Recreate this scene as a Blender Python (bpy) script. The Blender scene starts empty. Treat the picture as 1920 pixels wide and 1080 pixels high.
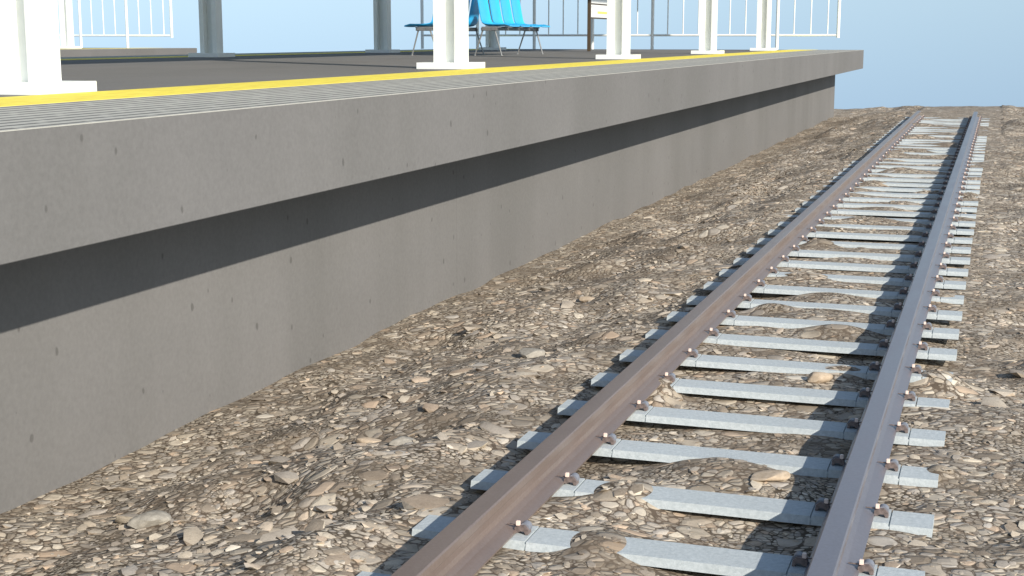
import bpy, bmesh, math, random
import numpy as np
from mathutils import Vector, Matrix
random.seed(7); rng = np.random.default_rng(7)
S = bpy.context.scene
COL = S.collection

# ------------------------------------------------------------------ camera
cam_d = bpy.data.cameras.new('camera'); cam = bpy.data.objects.new('camera', cam_d); COL.objects.link(cam)
cam_d.sensor_width = 36; cam_d.lens = 50.0; cam_d.clip_end = 2000; cam_d.clip_start = 0.05
cam.location = (0, 0, 2.5056)
cam.rotation_euler = (math.radians(90 - 10.011), 0, math.radians(18.709))
S.camera = cam
S.render.resolution_x = 1024; S.render.resolution_y = 576

# ------------------------------------------------------------------ light
SUN_TO = Vector((1.0, -0.80, 0.668)).normalized()
SUN_EL = math.asin(SUN_TO.z); SUN_AZ = math.atan2(SUN_TO.x, SUN_TO.y)
sd = bpy.data.lights.new('sun', 'SUN'); sd.energy = 4.6; sd.angle = math.radians(0.55); sd.color = (1.0, 0.93, 0.83)
so = bpy.data.objects.new('sun', sd); COL.objects.link(so)
so.rotation_euler = (-SUN_TO).to_track_quat('-Z', 'Y').to_euler(); so.location = (10, -8, 15)
W = bpy.data.worlds.new('World'); S.world = W; W.use_nodes = True
nt = W.node_tree; nt.nodes.clear()
wo = nt.nodes.new('ShaderNodeOutputWorld'); bg = nt.nodes.new('ShaderNodeBackground')
sky = nt.nodes.new('ShaderNodeTexSky'); sky.sky_type = 'NISHITA'; sky.sun_disc = False
sky.sun_elevation = SUN_EL; sky.sun_rotation = SUN_AZ; sky.air_density = 1.3; sky.dust_density = 0.3; sky.ozone_density = 2.2
tc = nt.nodes.new('ShaderNodeTexCoord'); sp = nt.nodes.new('ShaderNodeSeparateXYZ'); ab = nt.nodes.new('ShaderNodeMath'); ab.operation = 'SQRT'
z1 = nt.nodes.new('ShaderNodeMath'); z1.operation = 'SUBTRACT'; z1.inputs[1].default_value = 0.10
z2 = nt.nodes.new('ShaderNodeMath'); z2.operation = 'MULTIPLY'; z3 = nt.nodes.new('ShaderNodeMath'); z3.operation = 'ADD'; z3.inputs[1].default_value = 0.012
ad = nt.nodes.new('ShaderNodeMath'); ad.operation = 'ADD'; ad.inputs[1].default_value = 0.09
cb = nt.nodes.new('ShaderNodeCombineXYZ')
nt.links.new(tc.outputs['Generated'], sp.inputs[0]); nt.links.new(sp.outputs[2], z1.inputs[0]); nt.links.new(z1.outputs[0], z2.inputs[0]); nt.links.new(z1.outputs[0], z2.inputs[1]); nt.links.new(z2.outputs[0], z3.inputs[0]); nt.links.new(z3.outputs[0], ab.inputs[0]); nt.links.new(ab.outputs[0], ad.inputs[0])
nt.links.new(sp.outputs[0], cb.inputs[0]); nt.links.new(sp.outputs[1], cb.inputs[1]); nt.links.new(ad.outputs[0], cb.inputs[2])
nt.links.new(cb.outputs[0], sky.inputs[0]); tint = nt.nodes.new('ShaderNodeMix'); tint.data_type = 'RGBA'; tint.blend_type = 'MULTIPLY'; tint.inputs[0].default_value = 1
tint.inputs[7].default_value = (1.15, 1.03, 0.95, 1); nt.links.new(sky.outputs[0], tint.inputs[6]); nt.links.new(tint.outputs[2], bg.inputs[0]); nt.links.new(bg.outputs[0], wo.inputs[0])
bg.inputs[1].default_value = 0.128
S.view_settings.view_transform = 'Standard'; S.view_settings.look = 'None'; S.view_settings.exposure = 0.3; S.view_settings.gamma = 1

# ------------------------------------------------------------------ material helpers
class NT:
    def __init__(self, name, rough=0.8, base=(0.5, 0.5, 0.5), metal=0.0, spec=0.5):
        self.m = bpy.data.materials.new(name); self.m.use_nodes = True
        self.t = self.m.node_tree; self.b = self.t.nodes['Principled BSDF']
        self.b.inputs['Roughness'].default_value = rough; self.b.inputs['Metallic'].default_value = metal
        self.b.inputs['Base Color'].default_value = (*base, 1); self.b.inputs['Specular IOR Level'].default_value = spec
        self._co = None
    def n(self, typ, **kw):
        x = self.t.nodes.new(typ)
        for k, v in kw.items(): setattr(x, k, v)
        return x
    def l(self, a, b): self.t.links.new(a, b)
    def co(self, scale=(1, 1, 1), kind='Object'):
        if self._co is None: self._co = self.n('ShaderNodeTexCoord')
        mp = self.n('ShaderNodeMapping'); mp.inputs['Scale'].default_value = scale
        self.l(self._co.outputs[kind], mp.inputs[0]); return mp.outputs[0]
    def noise(self, vec, scale, detail=4, rough=0.55, out='Fac'):
        x = self.n('ShaderNodeTexNoise'); x.inputs['Scale'].default_value = scale; x.inputs['Detail'].default_value = detail
        x.inputs['Roughness'].default_value = rough; self.l(vec, x.inputs['Vector']); return x.outputs[out]
    def ramp(self, f, stops, interp='LINEAR'):
        x = self.n('ShaderNodeValToRGB'); cr = x.color_ramp; cr.interpolation = interp
        while len(cr.elements) < len(stops): cr.elements.new(0.5)
        for e, (p, c) in zip(cr.elements, stops):
            e.position = p; e.color = (c, c, c, 1) if isinstance(c, (int, float)) else (*c, 1)
        self.l(f, x.inputs[0]); return x.outputs[0]
    def mix(self, f, a, b, mode='MIX'):
        x = self.n('ShaderNodeMix'); x.data_type = 'RGBA'; x.blend_type = mode
        for s, v in ((x.inputs[0], f), (x.inputs[6], a), (x.inputs[7], b)):
            if isinstance(v, bpy.types.NodeSocket): self.l(v, s)
            elif isinstance(v, (int, float)): s.default_value = v
            else: s.default_value = (*v, 1)
        return x.outputs[2]
    def math(self, op, a, b=None, c=None):
        x = self.n('ShaderNodeMath'); x.operation = op
        for i, v in enumerate((a, b, c)):
            if v is None: continue
            if isinstance(v, (int, float)): x.inputs[i].default_value = v
            else: self.l(v, x.inputs[i])
        return x.outputs[0]
    def color(self, s): self.l(s, self.b.inputs['Base Color'])
    def rough(self, s): self.l(s, self.b.inputs['Roughness'])
    def bump(self, h, strength=0.5, dist=0.01):
        x = self.n('ShaderNodeBump'); x.inputs['Strength'].default_value = strength; x.inputs['Distance'].default_value = dist
        self.l(h, x.inputs['Height']); self.l(x.outputs[0], self.b.inputs['Normal'])

def mat_concrete():
    k = NT('platform_concrete', 0.9, spec=0.25); v = k.co()
    big = k.noise(k.co((0.8, 0.35, 0.5)), 0.9, 5, 0.6)
    streak = k.noise(k.co((0.3, 0.55, 0.12)), 1.0, 4, 0.6)
    c = k.ramp(big, [(0.3, (0.164, 0.160, 0.154)), (0.7, (0.198, 0.192, 0.184))])
    c = k.mix(k.ramp(streak, [(0.42, 0.0), (0.64, 0.62)]), c, (0.146, 0.143, 0.134))
    fine = k.noise(v, 26, 5, 0.7)
    c = k.mix(0.22, c, k.ramp(fine, [(0.3, (0.11, 0.107, 0.102)), (0.7, (0.25, 0.243, 0.232))]))
    # pores, drawn out downwards
    pv = k.n('ShaderNodeTexVoronoi'); pv.inputs['Scale'].default_value = 2.9; pv.feature = 'F1'; pv.voronoi_dimensions = '2D'
    syz = k.n('ShaderNodeSeparateXYZ'); k.l(k.co((1, 1, 0.66)), syz.inputs[0]); cyz = k.n('ShaderNodeCombineXYZ'); k.l(k.math('ADD', syz.outputs[1], syz.outputs[0]), cyz.inputs[0]); k.l(syz.outputs[2], cyz.inputs[1])
    warp = k.noise(v, 9, 2, 0.5, 'Color'); w2 = k.n('ShaderNodeVectorMath', operation='MULTIPLY_ADD')
    k.l(warp, w2.inputs[0]); w2.inputs[1].default_value = (0.03, 0.03, 0.03); k.l(cyz.outputs[0], w2.inputs[2]); k.l(w2.outputs[0], pv.inputs['Vector'])
    rnd = k.n('ShaderNodeSeparateColor'); k.l(pv.outputs['Color'], rnd.inputs[0])
    size = k.math('MULTIPLY', k.math('POWER', rnd.outputs[0], 2.0), 0.082)
    edge = k.math('SUBTRACT', size, pv.outputs['Distance'])
    pore = k.ramp(edge, [(0.0, 0.0), (0.030, 0.55)])
    c = k.mix(pore, c, (0.075, 0.072, 0.066))
    jy = k.n('ShaderNodeSeparateXYZ'); k.l(v, jy.inputs[0])
    jd = k.math('ABSOLUTE', k.math('SUBTRACT', k.math('PINGPONG', k.math('SUBTRACT', jy.outputs[1], 8.14), 7.6), 7.6))
    joint = k.math('MULTIPLY', k.ramp(jd, [(0.003, 0.30), (0.014, 0.0)]), k.math('LESS_THAN', jy.outputs[2], 1.30)); c = k.mix(joint, c, (0.10, 0.098, 0.09))
    k.color(c)
    k.bump(k.math('SUBTRACT', k.math('MULTIPLY', fine, 0.25), k.math('ADD', pore, joint)), 0.35, 0.006)
    return k.m

def mat_tactile():
    k = NT('tactile_paving', 0.85, spec=0.3); v = k.co()
    sx = k.n('ShaderNodeSeparateXYZ'); k.l(v, sx.inputs[0])
    cbn = k.n('ShaderNodeCombineXYZ'); k.l(k.math('MULTIPLY', sx.outputs[1], 3.0), cbn.inputs[0]); k.l(k.math('ADD', sx.outputs[0], 4.9874 + 17.42), cbn.inputs[1])
    br = k.n('ShaderNodeTexBrick'); br.offset = 0.32; br.offset_frequency = 2; br.squash = 1
    br.inputs['Color1'].default_value = (0, 0, 0, 1); br.inputs['Color2'].default_value = (0, 0, 0, 1); br.inputs['Mortar'].default_value = (1, 1, 1, 1)
    br.inputs['Scale'].default_value = 1.0; br.inputs['Mortar Size'].default_value = 0.058; br.inputs['Mortar Smooth'].default_value = 0.1
    br.inputs['Brick Width'].default_value = 1.965; br.inputs['Row Height'].default_value = 0.1742
    k.l(cbn.outputs[0], br.inputs['Vector'])
    n = k.noise(v, 14, 4)
    # plain rib between the two bands of slots
    d = k.math('ABSOLUTE', k.math('SUBTRACT', k.math('ABSOLUTE', k.math('ADD', sx.outputs[0], 13.42)), 7.56))
    rib = k.math('LESS_THAN', d, 0.062)
    light = k.ramp(n, [(0.3, (0.43, 0.42, 0.37)), (0.7, (0.52, 0.51, 0.45))])
    dark = k.ramp(n, [(0.3, (0.135, 0.131, 0.122)), (0.7, (0.18, 0.175, 0.165))])
    f = k.math('MULTIPLY', br.outputs['Color'], 0.95)
    f = k.math('MAXIMUM', f, rib)
    k.color(k.mix(f, dark, light)); k.bump(f, 0.4, 0.006)
    return k.m

def mat_yellow():
    k = NT('yellow_paint', 0.75, spec=0.3); v = k.co()
    n = k.noise(v, 6, 5, 0.65); s = k.noise(k.co((6, 1.2, 1)), 2.5, 4, 0.6)
    c = k.ramp(n, [(0.25, (0.88, 0.70, 0.075)), (0.7, (0.95, 0.83, 0.125))])
    c = k.mix(k.ramp(s, [(0.48, 0.0), (0.66, 0.60)]), c, (0.70, 0.50, 0.06))
    k.color(c); return k.m

def mat_deck():
    k = NT('deck_asphalt', 0.88, spec=0.3); v = k.co()
    b = k.noise(k.co((0.55, 0.22, 1)), 1.0, 5, 0.62); f = k.noise(v, 40, 3, 0.7)
    c = k.ramp(b, [(0.3, (0.150, 0.145, 0.138)), (0.7, (0.205, 0.196, 0.184))])
    c = k.mix(0.3, c, k.ramp(f, [(0.3, (0.09, 0.088, 0.084)), (0.7, (0.27, 0.26, 0.24))]))
    k.color(c); k.bump(f, 0.3, 0.004); return k.m

def mat_plain(name, c, rough=0.6, metal=0.0, var=0.12, scale=6, spec=0.5, bump=0.0):
    k = NT(name, rough, metal=metal, spec=spec)
    n = k.noise(k.co(), scale, 4, 0.6)
    lo = tuple(x * (1 - var) for x in c); hi = tuple(min(1, x * (1 + var)) for x in c)
    k.color(k.ramp(n, [(0.3, lo), (0.7, hi)]))
    if bump: k.bump(n, bump, 0.004)
    return k.m

def mat_rail(name, tone):
    k = NT(name, 0.5, metal=0.40, spec=0.5); v = k.co()
    n = k.noise(k.co((3, 0.5, 3)), 3.0, 5, 0.6); f = k.noise(v, 60, 4, 0.7)
    c = k.ramp(n, [(0.3, (0.285, 0.238, 0.215)), (0.7, (0.345, 0.293, 0.265))])
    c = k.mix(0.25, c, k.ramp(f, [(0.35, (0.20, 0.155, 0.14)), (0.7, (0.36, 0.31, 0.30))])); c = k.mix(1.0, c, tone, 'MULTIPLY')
    k.color(c); k.rough(k.ramp(n, [(0.3, 0.30), (0.7, 0.40)])); k.bump(f, 0.12, 0.002)
    return k.m

def mat_sleeper():
    k = NT('sleeper_concrete', 0.85, spec=0.3); v = k.co()
    n = k.noise(v, 38, 5, 0.75); b = k.noise(v, 3, 3)
    c = k.ramp(n, [(0.3, (0.37, 0.415, 0.43)), (0.7, (0.56, 0.605, 0.615))])
    c = k.mix(k.ramp(b, [(0.35, 0.0), (0.75, 0.35)]), c, (0.37, 0.40, 0.39))
    k.color(c); k.bump(n, 0.5, 0.006); return k.m

STONES = [(0.0, (0.22, 0.172, 0.128)), (0.14, (0.40, 0.332, 0.252)), (0.28, (0.61, 0.525, 0.405)), (0.40, (0.33, 0.292, 0.255)), (0.50, (0.74, 0.65, 0.51)),
          (0.60, (0.45, 0.375, 0.290)), (0.70, (0.57, 0.520, 0.455)), (0.80, (0.28, 0.228, 0.175)), (0.90, (0.60, 0.440, 0.305)), (1.0, (0.82, 0.74, 0.61))]
def mat_ground():
    k = NT('gravel_ground', 0.92, spec=0.2); v = k.co()
    wn = k.noise(v, 3.1, 3, 0.5, 'Color'); wv = k.n('ShaderNodeVectorMath', operation='MULTIPLY_ADD')
    k.l(wn, wv.inputs[0]); wv.inputs[1].default_value = (0.12, 0.12, 0.0); k.l(k.co((0.8, 1, 0.5)), wv.inputs[2])
    def layer(scale):
        a = k.n('ShaderNodeTexVoronoi'); a.inputs['Scale'].default_value = scale; a.inputs['Randomness'].default_value = 1; k.l(wv.outputs[0], a.inputs['Vector'])
        e = k.n('ShaderNodeTexVoronoi'); e.feature = 'DISTANCE_TO_EDGE'; e.inputs['Scale'].default_value = scale; k.l(wv.outputs[0], e.inputs['Vector'])
        s = k.n('ShaderNodeSeparateColor'); k.l(a.outputs['Color'], s.inputs[0])
        rd = k.ramp(a.outputs['Distance'], [(0.50, 1.0), (0.66, 0.0)])
        return s.outputs[0], s.outputs[1], k.math('MULTIPLY', e.outputs['Distance'], rd)
    r1, q1, e1 = layer(15.0); r2, q2, e2 = layer(8.0); r3, q3, e3 = layer(34.0)
    fine = k.noise(v, 90, 4, 0.7)
    def stone(r, e, t):
        c = k.ramp(r, STONES)
        c = k.mix(0.35, c, k.ramp(fine, [(0.3, (0.17, 0.145, 0.11)), (0.7, (0.46, 0.41, 0.33))]), 'MIX')
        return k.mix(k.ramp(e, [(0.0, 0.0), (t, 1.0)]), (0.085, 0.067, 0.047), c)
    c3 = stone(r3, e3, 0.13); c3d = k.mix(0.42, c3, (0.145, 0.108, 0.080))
    def over(r, e, t0, t1, under):
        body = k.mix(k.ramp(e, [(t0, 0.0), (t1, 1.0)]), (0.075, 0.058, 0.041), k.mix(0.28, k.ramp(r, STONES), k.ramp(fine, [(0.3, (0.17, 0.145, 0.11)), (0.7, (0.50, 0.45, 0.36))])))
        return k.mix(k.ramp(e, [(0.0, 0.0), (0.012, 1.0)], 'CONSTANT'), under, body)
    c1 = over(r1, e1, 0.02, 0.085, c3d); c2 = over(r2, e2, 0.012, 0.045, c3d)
    m2 = k.math('GREATER_THAN', q2, 0.74)
    patch = k.noise(v, 1.7, 3, 0.6)
    m3 = k.ramp(patch, [(0.50, 0.0), (0.56, 1.0)])
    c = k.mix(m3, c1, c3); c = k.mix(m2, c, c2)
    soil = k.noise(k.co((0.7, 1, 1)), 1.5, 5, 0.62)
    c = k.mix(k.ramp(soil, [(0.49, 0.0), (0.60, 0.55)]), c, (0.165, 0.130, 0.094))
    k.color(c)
    h = k.mix(m3, k.ramp(e1, [(0, 0), (0.30, 1)]), k.ramp(e3, [(0, 0), (0.3, 0.45)])); h = k.mix(m2, h, k.ramp(e2, [(0, 0), (0.2, 1)]))
    k.bump(h, 0.55, 0.015)
    return k.m

def mat_stone():
    k = NT('loose_stone', 0.85, spec=0.25); g = k.n('ShaderNodeNewGeometry'); v = k.co()
    c = k.ramp(g.outputs['Random Per Island'], STONES)
    n = k.noise(v, 70, 5, 0.7); s = k.noise(k.co((1, 2, 4)), 28, 3)
    c = k.mix(0.26, c, k.ramp(n, [(0.3, (0.16, 0.135, 0.10)), (0.7, (0.55, 0.49, 0.39))]))
    c = k.mix(k.ramp(s, [(0.55, 0), (0.75, 0.4)]), c, (0.14, 0.12, 0.09))
    soil = k.noise(k.co((0.7, 1, 1)), 1.5, 5, 0.62); c = k.mix(k.ramp(soil, [(0.49, 0.0), (0.60, 0.42)]), c, (0.165, 0.13, 0.10))
    k.color(c); k.bump(n, 0.5, 0.006); return k.m

M = dict(concrete=mat_concrete(), tactile=mat_tactile(), yellow=mat_yellow(), deck=mat_deck(), rail_left=mat_rail('rusty_rail_steel', (0.86, 0.80, 0.76)), rail_right=mat_rail('sky_tinted_rail_steel', (0.70, 0.80, 0.98)), sleeper=mat_sleeper(),  # rail_right: blue sky reflection painted into the steel's base colour
         ground=mat_ground(), stone=mat_stone(),
         white=mat_plain('white_paint', (0.80, 0.82, 0.79), 0.5, var=0.03),
         rust=mat_plain('rusty_iron', (0.20, 0.155, 0.14), 0.6, 0.3, 0.3, 40),
         orange=mat_plain('bolt_cap', (0.90, 0.72, 0.62), 0.4, 0.0, 0.1, 20),
         grey_cap=mat_plain('insulator_plastic', (0.20, 0.21, 0.24), 0.45, 0.0, 0.1, 20),
         blue=mat_plain('blue_plastic', (0.035, 0.45, 0.85), 0.28, var=0.05, scale=3),
         frame=mat_plain('bench_steel', (0.33, 0.33, 0.32), 0.35, 0.6, 0.1),
         beam=mat_plain('bench_beam_steel', (0.19, 0.19, 0.19), 0.5, 0.3, 0.1),
         black=mat_plain('black_rubber', (0.02, 0.02, 0.022), 0.6),
         bronze=mat_plain('bronze_paint', (0.085, 0.060, 0.036), 0.5, 0.2, 0.1),
         paper=mat_plain('printed_sheet', (0.82, 0.82, 0.80), 0.5, var=0.02),
         map_grey=mat_plain('route_map_print', (0.36, 0.42, 0.49), 0.5, var=0.12, scale=12),
         ink=mat_plain('print_ink', (0.30, 0.31, 0.32), 0.6),
         sign_yellow=mat_plain('yellow_print', (0.80, 0.68, 0.16), 0.5, var=0.03),
         roof=mat_plain('roof_sheet', (0.45, 0.46, 0.46), 0.6))

# ------------------------------------------------------------------ mesh helpers
def box(bm, x0, x1, y0, y1, z0, z1, mat=None):
    vs = [bm.verts.new(p) for p in ((x0, y0, z0), (x1, y0, z0), (x1, y1, z0), (x0, y1, z0), (x0, y0, z1), (x1, y0, z1), (x1, y1, z1), (x0, y1, z1))]
    if mat is not None:
        for v in vs: v.co = mat @ v.co
    for f in ((0, 3, 2, 1), (4, 5, 6, 7), (0, 1, 5, 4), (1, 2, 6, 5), (2, 3, 7, 6), (3, 0, 4, 7)): bm.faces.new([vs[i] for i in f])
    return vs
def prism(bm, prof, axis, a0, a1, ny=1, fn=None):
    """extrude a closed 2-D outline along axis; prof = (p, q) pairs"""
    rings = []
    for i in range(ny + 1):
        a = a0 + (a1 - a0) * i / ny
        ring = []
        for p, q in prof:
            co = {'y': (p, a, q), 'x': (a, p, q), 'z': (p, q, a)}[axis]
            if fn: co = fn(co, i / ny)
            ring.append(bm.verts.new(co))
        rings.append(ring)
    n = len(prof)
    for i in range(ny):
        for j in range(n):
            bm.faces.new((rings[i][j], rings[i][(j + 1) % n], rings[i + 1][(j + 1) % n], rings[i + 1][j]))
    bm.faces.new(rings[0]); bm.faces.new(list(reversed(rings[-1])))
def tube(bm, a, b, r, n=10, r2=None):
    a, b = Vector(a), Vector(b); d = b - a
    mt = Matrix.Translation((a + b) / 2) @ d.to_track_quat('Z', 'Y').to_matrix().to_4x4()
    bmesh.ops.create_cone(bm, cap_ends=True, segments=n, radius1=r, radius2=r if r2 is None else r2, depth=d.length, matrix=mt)
def obj(name, bm, mat, parent=None, bevel=0.0, smooth=False, loc=None, seg=2):
    bmesh.ops.recalc_face_normals(bm, faces=bm.faces)
    if bevel:
        es = [e for e in bm.edges if len(e.link_faces) == 2 and e.calc_face_angle(0) > 0.6]
        bmesh.ops.bevel(bm, geom=es, offset=bevel, segments=seg, affect='EDGES', clamp_overlap=True)
    me = bpy.data.meshes.new(name); bm.to_mesh(me); bm.free()
    if smooth:
        for p in me.polygons: p.use_smooth = True
        me.set_sharp_from_angle(angle=math.radians(38))
    o = bpy.data.objects.new(name, me); COL.objects.link(o); me.materials.append(mat)
    if parent is not None: o.parent = parent
    if loc is not None: o.location = loc
    return o
def tag(o, label=None, cat=None, group=None, kind=None):
    if label: o['label'] = label
    if cat: o['category'] = cat
    if group: o['group'] = group
    if kind: o['kind'] = kind
    return o
def thing(name, label, cat, loc=(0, 0, 0), group=None):
    o = bpy.data.objects.new(name, None); COL.objects.link(o); o.location = loc; o.empty_display_size = 0.2
    return tag(o, label, cat, group)
def copy_tree(o, parent=None):
    c = o.copy(); COL.objects.link(c)
    if parent is not None: c.parent = parent
    for ch in kids.get(o.name, []): copy_tree(ch, c)
    return c
kids = {}
def index_kids():
    kids.clear()
    for o in COL.objects:
        if o.parent: kids.setdefault(o.parent.name, []).append(o)

ZT = 2.0122; ZL = 1.3065; XP = -4.9874; XW = -6.028; YE = 57.03; XM = -13.42
# ------------------------------------------------------------------ ground
def lat(ix, iy, seed):
    h = (ix.astype(np.int64) * 374761393 + iy.astype(np.int64) * 668265263 + seed * 1442695041) & 0x7fffffff
    h = ((h ^ (h >> 13)) * 1274126177) & 0x7fffffff
    return ((h ^ (h >> 16)) & 0xffff) / 65535.0
def vnoise(x, y, seed=0):
    ix, iy = np.floor(x), np.floor(y); fx, fy = x - ix, y - iy
    fx = fx * fx * fx * (fx * (fx * 6 - 15) + 10); fy = fy * fy * fy * (fy * (fy * 6 - 15) + 10)
    a, b, c, d = lat(ix, iy, seed), lat(ix + 1, iy, seed), lat(ix, iy + 1, seed), lat(ix + 1, iy + 1, seed)
    return (a * (1 - fx) + b * fx) * (1 - fy) + (c * (1 - fx) + d * fx) * fy
MOUNDS = [(-1.775, 6.60, .19, .26, .030), (-1.86, 7.46, .22, .27, .032), (-1.33, 8.05, .26, .20, .030), (-2.22, 9.98, .13, .22, .035), (-0.31, 10.90, .20, .20, .035),
          (-0.20, 8.42, .09, .10, .030), (-1.98, 17.75, .20, .22, .045), (-1.80, 15.16, .24, .16, .035), (-1.2, 12.45, .24, .13, .030), (-1.0, 10.88, .2, .10, .022), (-1.9, 13.33, .22, .10, .022),
          (-1.65, 20.2, .30, .16, .035), (-1.9, 18.95, .14, .12, .03), (-1.66, 27.9, .34, .26, .07), (-1.85, 37.5, .42, .36, .09), (-2.05, 42.7, .5, .36, .07), (-1.0, 24.3, .3, .14, .03),
          (-0.95, 31.6, .3, .18, .045), (-1.7, 33.1, .4, .2, .05), (-0.4, 14.4, .16, .12, .03), (-0.35, 23.9, .25, .25, .05), (-1.3, 22.5, .26, .12, .03), (-1.0, 35.2, .4, .2, .05), (-1.95, 25.5, .3, .15, .04)]
def ground_z(x, y):
    x = np.asarray(x, float); y = np.asarray(y, float)
    yt = np.interp(y, [10, 24, 46], [-.064, -.040, -.006])
    base = np.interp(x, [-60, -6.1, -5.2, -4.2, -3.2], [-.60, -.57, -.50, -.33, -.12])
    tr = np.clip((x + 3.2) / .35, 0, 1); rt = np.clip((x - .1) / 3, 0, 1)
    base = base * (1 - tr) + (yt - rt * .08) * tr
    base = base - np.clip((y - 46) / 16, 0, 1) * 0.38 * np.clip((x + 6) / 3, 0, 1)
    n = (vnoise(x / 1.15 + 3.1, y / .95 + 1.7, 1) - .5) * 1.15 + (vnoise(x / .52 + 9, y / .46, 2) - .5) * .60 + (vnoise(x / .20, y / .18, 3) - .5) * .07
    amp = np.interp(x, [-7, -6.2, -5.9, -4.6, -3.1, -2.8, 0.0, 0.6, 4], [.02, .02, .06, .25, .21, .105, .105, .20, .28])
    amp = amp * np.interp(y, [4, 12, 30, 60], [.9, 1, 1.1, 1.25]) * np.where((x > -2.9) & (x < .2), np.interp(y, [4, 12, 46], [1, 1, .45]), 1)
    z = base + n * amp
    for mx, my, sx, sy, h in MOUNDS:
        g = np.exp(-(((x - mx) / sx) ** 2 + ((y - my) / sy) ** 2) ** 1.25)
        z = z * (1 - g) + h * g
    return z
def build_ground():
    ys = [2.0]
    while ys[-1] < 63.0: ys.append(ys[-1] + max(0.028, ys[-1] * 0.0052))
    ys = np.array(ys); xs = np.concatenate([np.linspace(-62, -7.5, 28), np.arange(-7.2, 4.0, 0.04), np.geomspace(4.1, 32, 30)])
    X, Y = np.meshgrid(xs, ys); Z = ground_z(X, Y)
    ny, nx = X.shape
    co = np.stack([X, Y, Z], -1).reshape(-1, 3)
    # skirt: the embankment falls away beyond the far edge
    foot = np.stack([xs, np.full(nx, ys[-1] + 2.5), np.full(nx, -3.5)], -1)
    co = np.concatenate([co, foot])
    i = np.arange((ny) * (nx)).reshape(ny, nx); i2 = np.concatenate([i, (ny * nx + np.arange(nx))[None]], 0)
    q = np.stack([i2[:-1, :-1], i2[:-1, 1:], i2[1:, 1:], i2[1:, :-1]], -1).reshape(-1, 4)
    me = bpy.data.meshes.new('ground'); me.vertices.add(len(co)); me.vertices.foreach_set('co', co.ravel())
    me.loops.add(q.size); me.loops.foreach_set('vertex_index', q.ravel().astype(np.int32))
    me.polygons.add(len(q)); me.polygons.foreach_set('loop_start', np.arange(0, q.size, 4, dtype=np.int32))
    me.polygons.foreach_set('use_smooth', np.ones(len(q), bool))
    me.update(); me.validate()
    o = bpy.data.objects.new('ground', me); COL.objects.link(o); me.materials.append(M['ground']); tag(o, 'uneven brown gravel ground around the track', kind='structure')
build_ground()

# ------------------------------------------------------------------ sleepers, rails
TY0, TS, TW, TH = 6.7322, 0.86, 0.2512, 0.045
TXL, TXR = -2.7397, -0.1963
RC = {'left': -2.3268, 'right': -0.6155}
def build_stones():
    base = []
    for k in range(14):
        bm = bmesh.new(); bmesh.ops.create_icosphere(bm, subdivisions=1, radius=1)
        ph = rng.uniform(0, 10, 3)
        co = np.array([v.co[:] for v in bm.verts])
        for _ in range(4):                        # facets
            n = rng.normal(size=3); n /= np.linalg.norm(n); d = co @ n; lim = rng.uniform(.55, .85)
            co -= np.outer(np.maximum(d - lim, 0), n)
        co *= (1 + rng.normal(0, .05, len(co)))[:, None]
        bm.faces.ensure_lookup_table(); f = np.array([[v.index for v in fc.verts] for fc in bm.faces]); bm.free()
        base.append((co, f))
    N = 22000
    # more stones close by, where each can be told apart
    y = 4.2 * (34 / 4.2) ** rng.uniform(0, 1, N); x = rng.uniform(-6.0, 3.5, N)
    keep = (x < 1.1 + 0.02 * y) & (x > -5.90)
    size = 0.012 + 0.042 * rng.uniform(0, 1, N) ** 2.6; big = rng.uniform(size=N) < 0.010; size[big] = rng.uniform(.06, .13, big.sum())
    kk = np.round((y - TY0) / TS); ye = TY0 + kk * TS
    on_tie = (x > TXL - .03) & (x < TXR + .03) & (y < ye + .03 + size * .5) & (y > ye - TW - .03 - size * .5)
    kk2 = kk + 1; ye2 = TY0 + kk2 * TS
    on_tie |= (x > TXL - .03) & (x < TXR + .03) & (y < ye2 + .03 + size * .5) & (y > ye2 - TW - .03 - size * .5)
    for c in RC.values(): keep &= np.abs(x - c) > .13 + size
    z = ground_z(x, y)
    keep &= ~(on_tie & (z < 0.012)); keep &= ~((x > TXL) & (x < TXR) & big)
    x, y, z, size = x[keep], y[keep], z[keep], size[keep]
    V, F = [], []; off = 0
    for i in range(len(x)):
        co, f = base[rng.integers(14)]
        a = rng.uniform(0, 2 * math.pi); ca, sa = math.cos(a), math.sin(a)
        s = size[i] * np.array([rng.uniform(.9, 1.5), rng.uniform(.65, 1.05), rng.uniform(.22, .42)])
        p = co * s; tx, ty = rng.normal(0, .16, 2)
        p = np.stack([p[:, 0] * ca - p[:, 1] * sa, p[:, 0] * sa + p[:, 1] * ca, p[:, 2] + p[:, 0] * tx + p[:, 1] * ty], 1)
        p += (x[i], y[i], z[i] + s[2] * rng.uniform(-.45, .10)); V.append(p); F.append(f + off); off += len(co)
    V = np.concatenate(V); F = np.concatenate(F)
    me = bpy.data.meshes.new('loose_stones'); me.vertices.add(len(V)); me.vertices.foreach_set('co', V.ravel())
    me.loops.add(F.size); me.loops.foreach_set('vertex_index', F.ravel().astype(np.int32))
    me.polygons.add(len(F)); me.polygons.foreach_set('loop_start', np.arange(0, F.size, 3, dtype=np.int32)); me.polygons.foreach_set('use_smooth', np.ones(len(F), bool))
    me.update(); me.validate(); me.set_sharp_from_angle(angle=math.radians(42))
    o = bpy.data.objects.new('loose_stones', me); COL.objects.link(o); me.materials.append(M['stone'])
    tag(o, 'loose brown and grey stones strewn over the gravel bed', 'gravel', kind='stuff')
build_stones()

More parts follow.
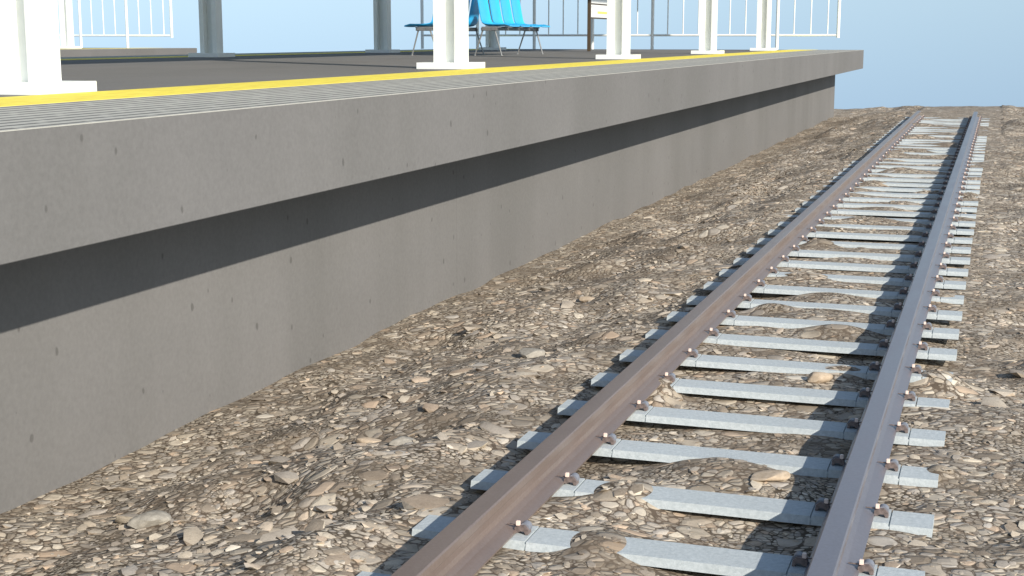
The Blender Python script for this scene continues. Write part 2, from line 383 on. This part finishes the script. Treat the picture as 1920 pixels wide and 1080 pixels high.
def boulder(x, y, sx, sy, sz, rot, seed, mat, label, lift=0.25):
    r = np.random.default_rng(seed); bm = bmesh.new(); bmesh.ops.create_icosphere(bm, subdivisions=3, radius=1)
    pl = [(lambda n: n / np.linalg.norm(n))(r.normal(size=3)) for _ in range(11)]; lim = r.uniform(.50, .80, 11)
    for v in bm.verts:
        c = np.array(v.co[:])
        for n, l in zip(pl, lim):
            d = c @ n
            if d > l: c = c - n * (d - l) * .93
        v.co = c * (sx, sy, sz)
    o = obj('flat_stone', bm, mat, smooth=True, loc=(x, y, float(ground_z(x, y)) + sz * lift))
    o.rotation_euler = (r.uniform(-.12, .12), r.uniform(-.12, .12), rot); tag(o, label, 'stone', 'larger stones lying on the gravel')
def mat_boulder(name, lo, hi):
    k = NT(name, 0.85, spec=0.25); n = k.noise(k.co(), 22, 6, 0.7); g = k.noise(k.co((1, 2, 3)), 7, 3)
    c = k.ramp(n, [(0.3, lo), (0.7, hi)]); c = k.mix(k.ramp(g, [(0.5, 0), (0.7, .35)]), c, tuple(a * .6 for a in lo)); k.color(c); k.bump(n, .5, .008); return k.m
tan = mat_boulder('tan_stone', (.40, .31, .215), (.60, .49, .365)); gry = mat_boulder('grey_stone', (.24, .22, .185), (.44, .41, .35))
boulder(-4.035, 8.776, .13, .06, .035, .15, 1, tan, 'flat orange-tan stone left of the near rail, beside a round grey one')
boulder(-3.70, 8.60, .10, .085, .045, .6, 2, gry, 'round grey stone left of the near rail, beside a flat tan one')
boulder(-3.68, 11.40, .15, .12, .07, .3, 3, gry, 'large grey stone on the dark gravel hump between platform and rail')
boulder(-1.115, 7.90, .13, .10, .030, .5, 4, tan, 'pale orange stone between the rails, against the fourth sleeper', .5)
boulder(-4.02, 14.36, .13, .08, .035, .1, 5, tan, 'pale tan stone between platform and rail, farther off than the grey one')
boulder(-1.17, 10.62, .12, .09, .05, .4, 6, tan, 'pale tan stone between the rails in the middle distance', .5)
boulder(-4.77, 7.15, .15, .12, .06, .2, 7, gry, 'big grey stone near the lower left corner, close to the platform wall')
boulder(-3.87, 16.5, .13, .09, .03, .0, 8, tan, 'tan stone on the far gravel, left of the rail shadow')

def clip_mesh(side, name='rail_clip'):
    """cast shoulder bracket; side = +1 when it stands to the right of its rail"""
    s = side; bm = bmesh.new()
    prof = [(0.118, 0.012), (0.118, 0.050), (0.150, 0.066), (0.185, 0.066), (0.212, 0.040), (0.216, 0.004), (0.196, 0.004), (0.186, 0.026), (0.160, 0.026), (0.140, 0.012)]
    prism(bm, [(s * p, q) for p, q in prof], 'y', -0.045, 0.030)
    tube(bm, (s * 0.150, -0.006, 0.055), (s * 0.055, -0.022, 0.062), 0.007, 6, 0.004)
    return bm
def cap_mesh(s):
    bm = bmesh.new(); box(bm, s * .138 - .014, s * .138 + .014, -.040, -.012, .062, .096); return bm
def ins_mesh(s):
    bm = bmesh.new(); tube(bm, (s * .178, -.015, .040), (s * .178, .055, .040), .038, 12); return bm
def sleeper_mesh():
    bm = bmesh.new()
    # outline across the tie (y, z): chamfered front edge
    w = TW
    for a, b, dz in ((TXL, RC['left'] - .206, 0.0), (RC['left'] - .198, RC['left'] + .198, 0.004), (RC['left'] + .206, RC['right'] - .206, 0.0), (RC['right'] - .198, RC['right'] + .198, 0.004), (RC['right'] + .206, TXR, 0.0)):
        prism(bm, [(-w, -TH), (-w + .012, dz), (-0.004, dz), (0, -TH)], 'x', a, b)
    box(bm, TXL + .01, TXR - .01, -w + .01, -.008, -TH - .004, -.012)
    return bm
def ordn(n):
    return ['first', 'second', 'third', 'fourth', 'fifth', 'sixth', 'seventh', 'eighth', 'ninth', 'tenth', 'eleventh', 'twelfth', 'thirteenth', 'fourteenth', 'fifteenth', 'sixteenth',
            'seventeenth', 'eighteenth', 'nineteenth', 'twentieth', 'twenty-first', 'twenty-second', 'twenty-third', 'twenty-fourth', 'twenty-fifth'][n]
near_lab = {-1: 'pale concrete sleeper nearest the camera, mostly cut off at the photo\'s lower edge',
            0: 'pale concrete sleeper second from the near end, its middle buried under gravel',
            1: 'pale concrete sleeper third from the near end, notched by a gravel heap',
            2: 'pale concrete sleeper fourth from the near end, gravel heap before its middle',
            3: 'pale concrete sleeper fifth from the near end, reaching bare from rail to rail',
            4: 'pale concrete sleeper sixth from the near end, gravel covering it beside the near rail',
            5: 'pale concrete sleeper seventh from the near end, right end lost under gravel'}
proto = thing('railway_sleeper', 'x', 'sleeper', (0, TY0 - TS, 0), 'concrete sleepers under the two rails')
obj('sleeper_body', sleeper_mesh(), M['sleeper'], proto)
for rn, rc in RC.items():
    for s in (-1, 1):
        c = obj('rail_clip', clip_mesh(s), M['rust'], proto, loc=(rc + s * .031, -TW / 2, 0.004)); c.scale = (.74, .72, .72)
        obj('bolt_cap', cap_mesh(s), M['orange'], c, bevel=.003)
        obj('insulator', ins_mesh(s), M['grey_cap'], c, smooth=True)
index_kids()
for k in range(-1, 48):
    o = proto if k == -1 else copy_tree(proto)
    o.location = (random.uniform(-.006, .006), TY0 + k * TS, 0)
    if k in near_lab: lab = near_lab[k]
    elif k <= 23: lab = 'pale concrete sleeper under the rails, %s from the near end' % ordn(k + 1)
    elif k == 47: lab = 'pale concrete sleeper at the far end of the track'
    else: lab = 'pale concrete sleeper under the rails, %s from the far end' % ordn(47 - k)
    o['label'] = lab

def rail_profile():
    h = [(0.120, 0.0), (0.122, 0.012), (0.060, 0.034), (0.030, 0.050), (0.022, 0.075), (0.022, 0.110), (0.034, 0.132), (0.054, 0.142), (0.060, 0.150), (0.060, 0.187), (0.0525, 0.1940), (0.0, 0.1945)]
    return h + [(-a, b) for a, b in reversed(h[:-1])]
for rn, lab in (('left', 'brown steel rail nearer the platform, crossing the lower middle of the photo'), ('right', 'steel rail with a blue sky reflection painted into its colour, farther from the platform, at the right of the photo')):
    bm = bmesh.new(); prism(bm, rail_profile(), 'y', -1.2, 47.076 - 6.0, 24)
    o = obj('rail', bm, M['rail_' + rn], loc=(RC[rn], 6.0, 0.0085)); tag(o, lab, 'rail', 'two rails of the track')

# ------------------------------------------------------------------ platforms
def platform(name, xr, xl, y0, y1, label):
    t = thing(name, label, 'platform', (0, 0, 0))
    # body (wall) and overhanging slab
    bm = bmesh.new(); ov = XP - XW
    box(bm, xl + ov, xr - ov, y0, y1 - .004, -1.2, ZL + .05); obj('wall', bm, M['concrete'], t)
    bm = bmesh.new(); vs = box(bm, xl, xr, y0, y1, ZL, ZT - .003); obj('slab', bm, M['concrete'], t, bevel=.004)
    bm = bmesh.new(); box(bm, xl + 2.77, xr - 2.77, y0 + .01, y1 - .01, ZT - .02, ZT); obj('deck_surface', bm, M['deck'], t)
    for sx in (0, 1):
        def X(a): return xr - a if sx == 0 else xl + a
        a, b = sorted((X(0.006), X(1.74))); bm = bmesh.new(); box(bm, a, b, y0 + .01, y1 - .006, ZT - .02, ZT + .003); o = obj('tactile_strip', bm, M['tactile'], t)
        a, b = sorted((X(1.743), X(2.768))); bm = bmesh.new(); box(bm, a, b, y0 + .01, y1 - .01, ZT - .02, ZT + .006); obj('yellow_line', bm, M['yellow'], t)
    return t
platform('station_platform', XP, 2 * XM - XP, -3, YE, 'long grey concrete station platform beside the track')
platform('station_platform', -34.31, -51.2, -3, YE, 'low strip of the second platform, far left behind the white column')

# ------------------------------------------------------------------ columns
def column_proto():
    t = thing('canopy_column', 'x', 'column', (0, 0, ZT), 'columns of the platform canopy')
    bm = bmesh.new(); box(bm, -.42, .42, -.42, .42, 0, .10); obj('base_plate', bm, M['white'], t, bevel=.004)
    hw, d, tt, g, gb = .236, .155, .120, .172, .10
    prof = [(-hw, -d), (-hw + tt, -d), (-hw + tt, -d + g), (hw - tt, -d + g), (hw - tt, -d), (hw, -d),
            (hw, d), (hw - tt, d), (hw - tt, d - gb), (-hw + tt, d - gb), (-hw + tt, d), (-hw, d)]
    bm = bmesh.new(); prism(bm, prof, 'z', .10, 5.4); obj('shaft', bm, M['white'], t)
    return t
cp = column_proto(); index_kids()
first = True
labs_f = ['bright white column nearest the camera, beside the yellow line at far left', 'bright white column beside the yellow line, in front of the blue seats',
          'bright white column beside the yellow line, right of the notice board', 'bright white column fourth from the camera along the yellow line', 'bright white column farthest from the camera along the yellow line']
labs_b = ['shaded grey-green column standing left on the deck, nearest of the shaded ones', 'shaded grey-green column just left of the blue seats', 'shaded grey-green column seen under the blue seats']
CY = [10.74, 21.18, 31.68, 42.2, 52.7]
for y, lab in zip(CY, labs_f):
    o = cp if first else copy_tree(cp); first = False; o.location = (-8.185, y, ZT); o['label'] = lab
for y, lab in zip(CY[2:], labs_b):
    o = copy_tree(cp); o.location = (-18.64, y, ZT); o['label'] = lab
o = copy_tree(cp); o.location = (-38.05, CY[4], ZT); o['label'] = 'white column on the second platform, behind the railing at far left'

def canopy(xr, xl, y0, y1, label):
    t = thing('platform_canopy', label, 'canopy', (0, 0, ZT + 5.4))
    bm = bmesh.new(); box(bm, xl, xr, y0, y1, .28, .42); obj('roof_deck', bm, M['roof'], t)
    for y in CY:
        if y0 < y < y1: bm = bmesh.new(); box(bm, xl + .3, xr - .1, y - .12, y + .12, 0, .28); obj('beam', bm, M['white'], t)
canopy(-7.55, -18.95, 9.0, 54.5, 'flat roof carried by the columns, shading the back of the deck')

# ------------------------------------------------------------------ railings
def railing(x_end, n_post, label, y=56.5):
    t = thing('platform_railing', label, 'railing', (0, y, ZT))
    H = 2.45; step = 2.48; first_post = x_end - 2.32
    posts = [first_post - i * step for i in range(n_post)]
    def cyl(name, a, b, r, n=10): bm = bmesh.new(); tube(bm, a, b, r, n); obj(name, bm, M['white'], t, smooth=True)
    cyl('post', (x_end, 0, .46), (x_end, 0, H), .065)
    for px in posts: cyl('post', (px, 0, 0), (px, 0, H), .065)
    cyl('bottom_rail', (posts[-1], 0, .56), (x_end, 0, .56), .042, 8); cyl('top_rail', (posts[-1], 0, H), (x_end + .03, 0, H), .05)
    x = first_post
    for j in range(1, 4): cyl('baluster', (x + j * .64, 0, .56), (x + j * .64, 0, H), .026, 6)
    for px in posts[:-1]:
        for j in range(1, 4): cyl('baluster', (px - j * .62, 0, .56), (px - j * .62, 0, H), .026, 6)
railing(-5.93, 7, 'white metal railing across the far end of the near platform')
railing(-35.25, 5, 'white metal railing on the second platform at far left')

# ------------------------------------------------------------------ benches
def shell_mesh():
    """moulded seat shell, seat front towards +X; origin on the mount under the seat"""
    L = [(-.36, 1.02), (-.335, .90), (-.30, .72), (-.262, .50), (-.225, .30), (-.195, .16), (-.155, .075), (-.09, .035), (.0, .018), (.14, .010), (.32, .008), (.50, .012), (.60, .014), (.645, .004), (.655, -.018)]
    bm = bmesh.new(); nw = 12; W = .385; top = []; bot = []
    n = len(L)
    for i, (x, z) in enumerate(L):
        a = L[max(i - 1, 0)]; b = L[min(i + 1, n - 1)]; t = Vector((b[0] - a[0], b[1] - a[1])).normalized(); nr = Vector((-t.y, t.x))
        if nr.dot(Vector((1, 1))) < 0: nr = -nr
        w = W
        if z > .55: w = W * math.sqrt(max(0.0, 1 - ((z - .55) / .49) ** 2.6)) if z < 1.03 else .02
        w = max(w, .03); rt, rb = [], []
        for j in range(nw + 1):
            s = j / nw * 2 - 1; lift = .050 * abs(s) ** 4 * (1 if i < n - 3 else .4)
            y = s * w; rt.append(bm.verts.new((x + nr.x * (lift), y, z + nr.y * lift))); rb.append(bm.verts.new((x + nr.x * (lift - .022), y, z + nr.y * (lift - .022))))
        top.append(rt); bot.append(rb)
    for i in range(n - 1):
        for j in range(nw):
            bm.faces.new((top[i][j], top[i + 1][j], top[i + 1][j + 1], top[i][j + 1])); bm.faces.new((bot[i][j], bot[i][j + 1], bot[i + 1][j + 1], bot[i + 1][j]))
        for j, f in ((0, 1), (nw, 0)):
            bm.faces.new((top[i][j], bot[i][j], bot[i + 1][j], top[i + 1][j]))
    for i in (0, n - 1):
        for j in range(nw): bm.faces.new((top[i][j], top[i][j + 1], bot[i][j + 1], bot[i][j]))
    return bm
def bench(x, flip, label):
    t = thing('platform_bench', label, 'bench', (x, 37.95, ZT), 'back-to-back seat rows'); t.rotation_euler = (0, 0, math.pi if flip else 0)
    pitch = .925
    for i in range(4):
        y = (i - 1.5) * pitch
        obj('seat_shell', shell_mesh(), M['blue'], t, smooth=True, loc=(-.03, y, .785))
        bm = bmesh.new()
        for s in (-1, 1): box(bm, -.20, .34, y + s * .30 - .02, y + s * .30 + .02, .735, .765)
        obj('seat_bracket', bm, M['frame'], t)
    bm = bmesh.new(); box(bm, -.14, -.02, -1.86, 1.86, .665, .745); box(bm, .12, .24, -1.86, 1.86, .665, .745); obj('beam', bm, M['beam'], t, bevel=.006)
    for y in (-1.80, 1.80):
        bm = bmesh.new(); box(bm, -.17, .27, y - .05, y + .05, .655, .74); obj('cross_beam', bm, M['beam'], t, bevel=.006)
        for a, b in ((-.13, -.36), (.21, .40)):
            bm = bmesh.new(); tube(bm, (a, y, .68), (b, y, .012), .024, 8, .020); tube(bm, (b, y, 0), (b, y, .02), .034, 10); obj('leg', bm, M['frame'], t, smooth=True)
bench(-12.93, False, 'row of bright blue sunlit seats facing the track, right of the white column')
bench(-14.70, True, 'row of blue seats facing away from the track, showing left of the white column')

# ------------------------------------------------------------------ notice board
t = thing('notice_board', 'dark-framed white notice board with yellow bar, left of the third white column', 'sign', (-13.55, 48.35, ZT))
for y in (0.0, 2.9): bm = bmesh.new(); box(bm, -.055, .055, y - .05, y + .05, 0, 3.0); obj('post', bm, M['bronze'], t, bevel=.006)
bm = bmesh.new(); box(bm, -.03, .03, .052, 2.848, 1.12, 2.9); obj('board', bm, M['bronze'], t)
def sheet(name, y0, y1, z0, z1, m, d=0): bm = bmesh.new(); box(bm, .031 + d, .036 + d, y0, y1, z0, z1); return obj(name, bm, M[m], t)
sheet('lower_sheet', .09, 2.8, 1.17, 1.60, 'paper'); sheet('header_strip', .09, 2.8, 1.65, 1.80, 'paper'); sheet('map_panel', .09, 2.8, 1.803, 2.8, 'map_grey')
sheet('yellow_bar', .95, 2.5, 1.30, 1.38, 'sign_yellow', .006)
bm = bmesh.new()
for y0, y1 in ((.14, .30), (.34, .52), (.56, .64), (.68, .80)): box(bm, .037, .041, y0, y1, 1.515, 1.53)
obj('text_line', bm, M['ink'], t)
bm = bmesh.new()
for i, z in enumerate((1.92, 2.04, 2.16, 2.28, 2.40, 2.52)): box(bm, .037, .041, .2 + .05 * (i % 3), 2.6 - .12 * (i % 2), z, z + .018)
obj('route_line', bm, M['paper'], t)
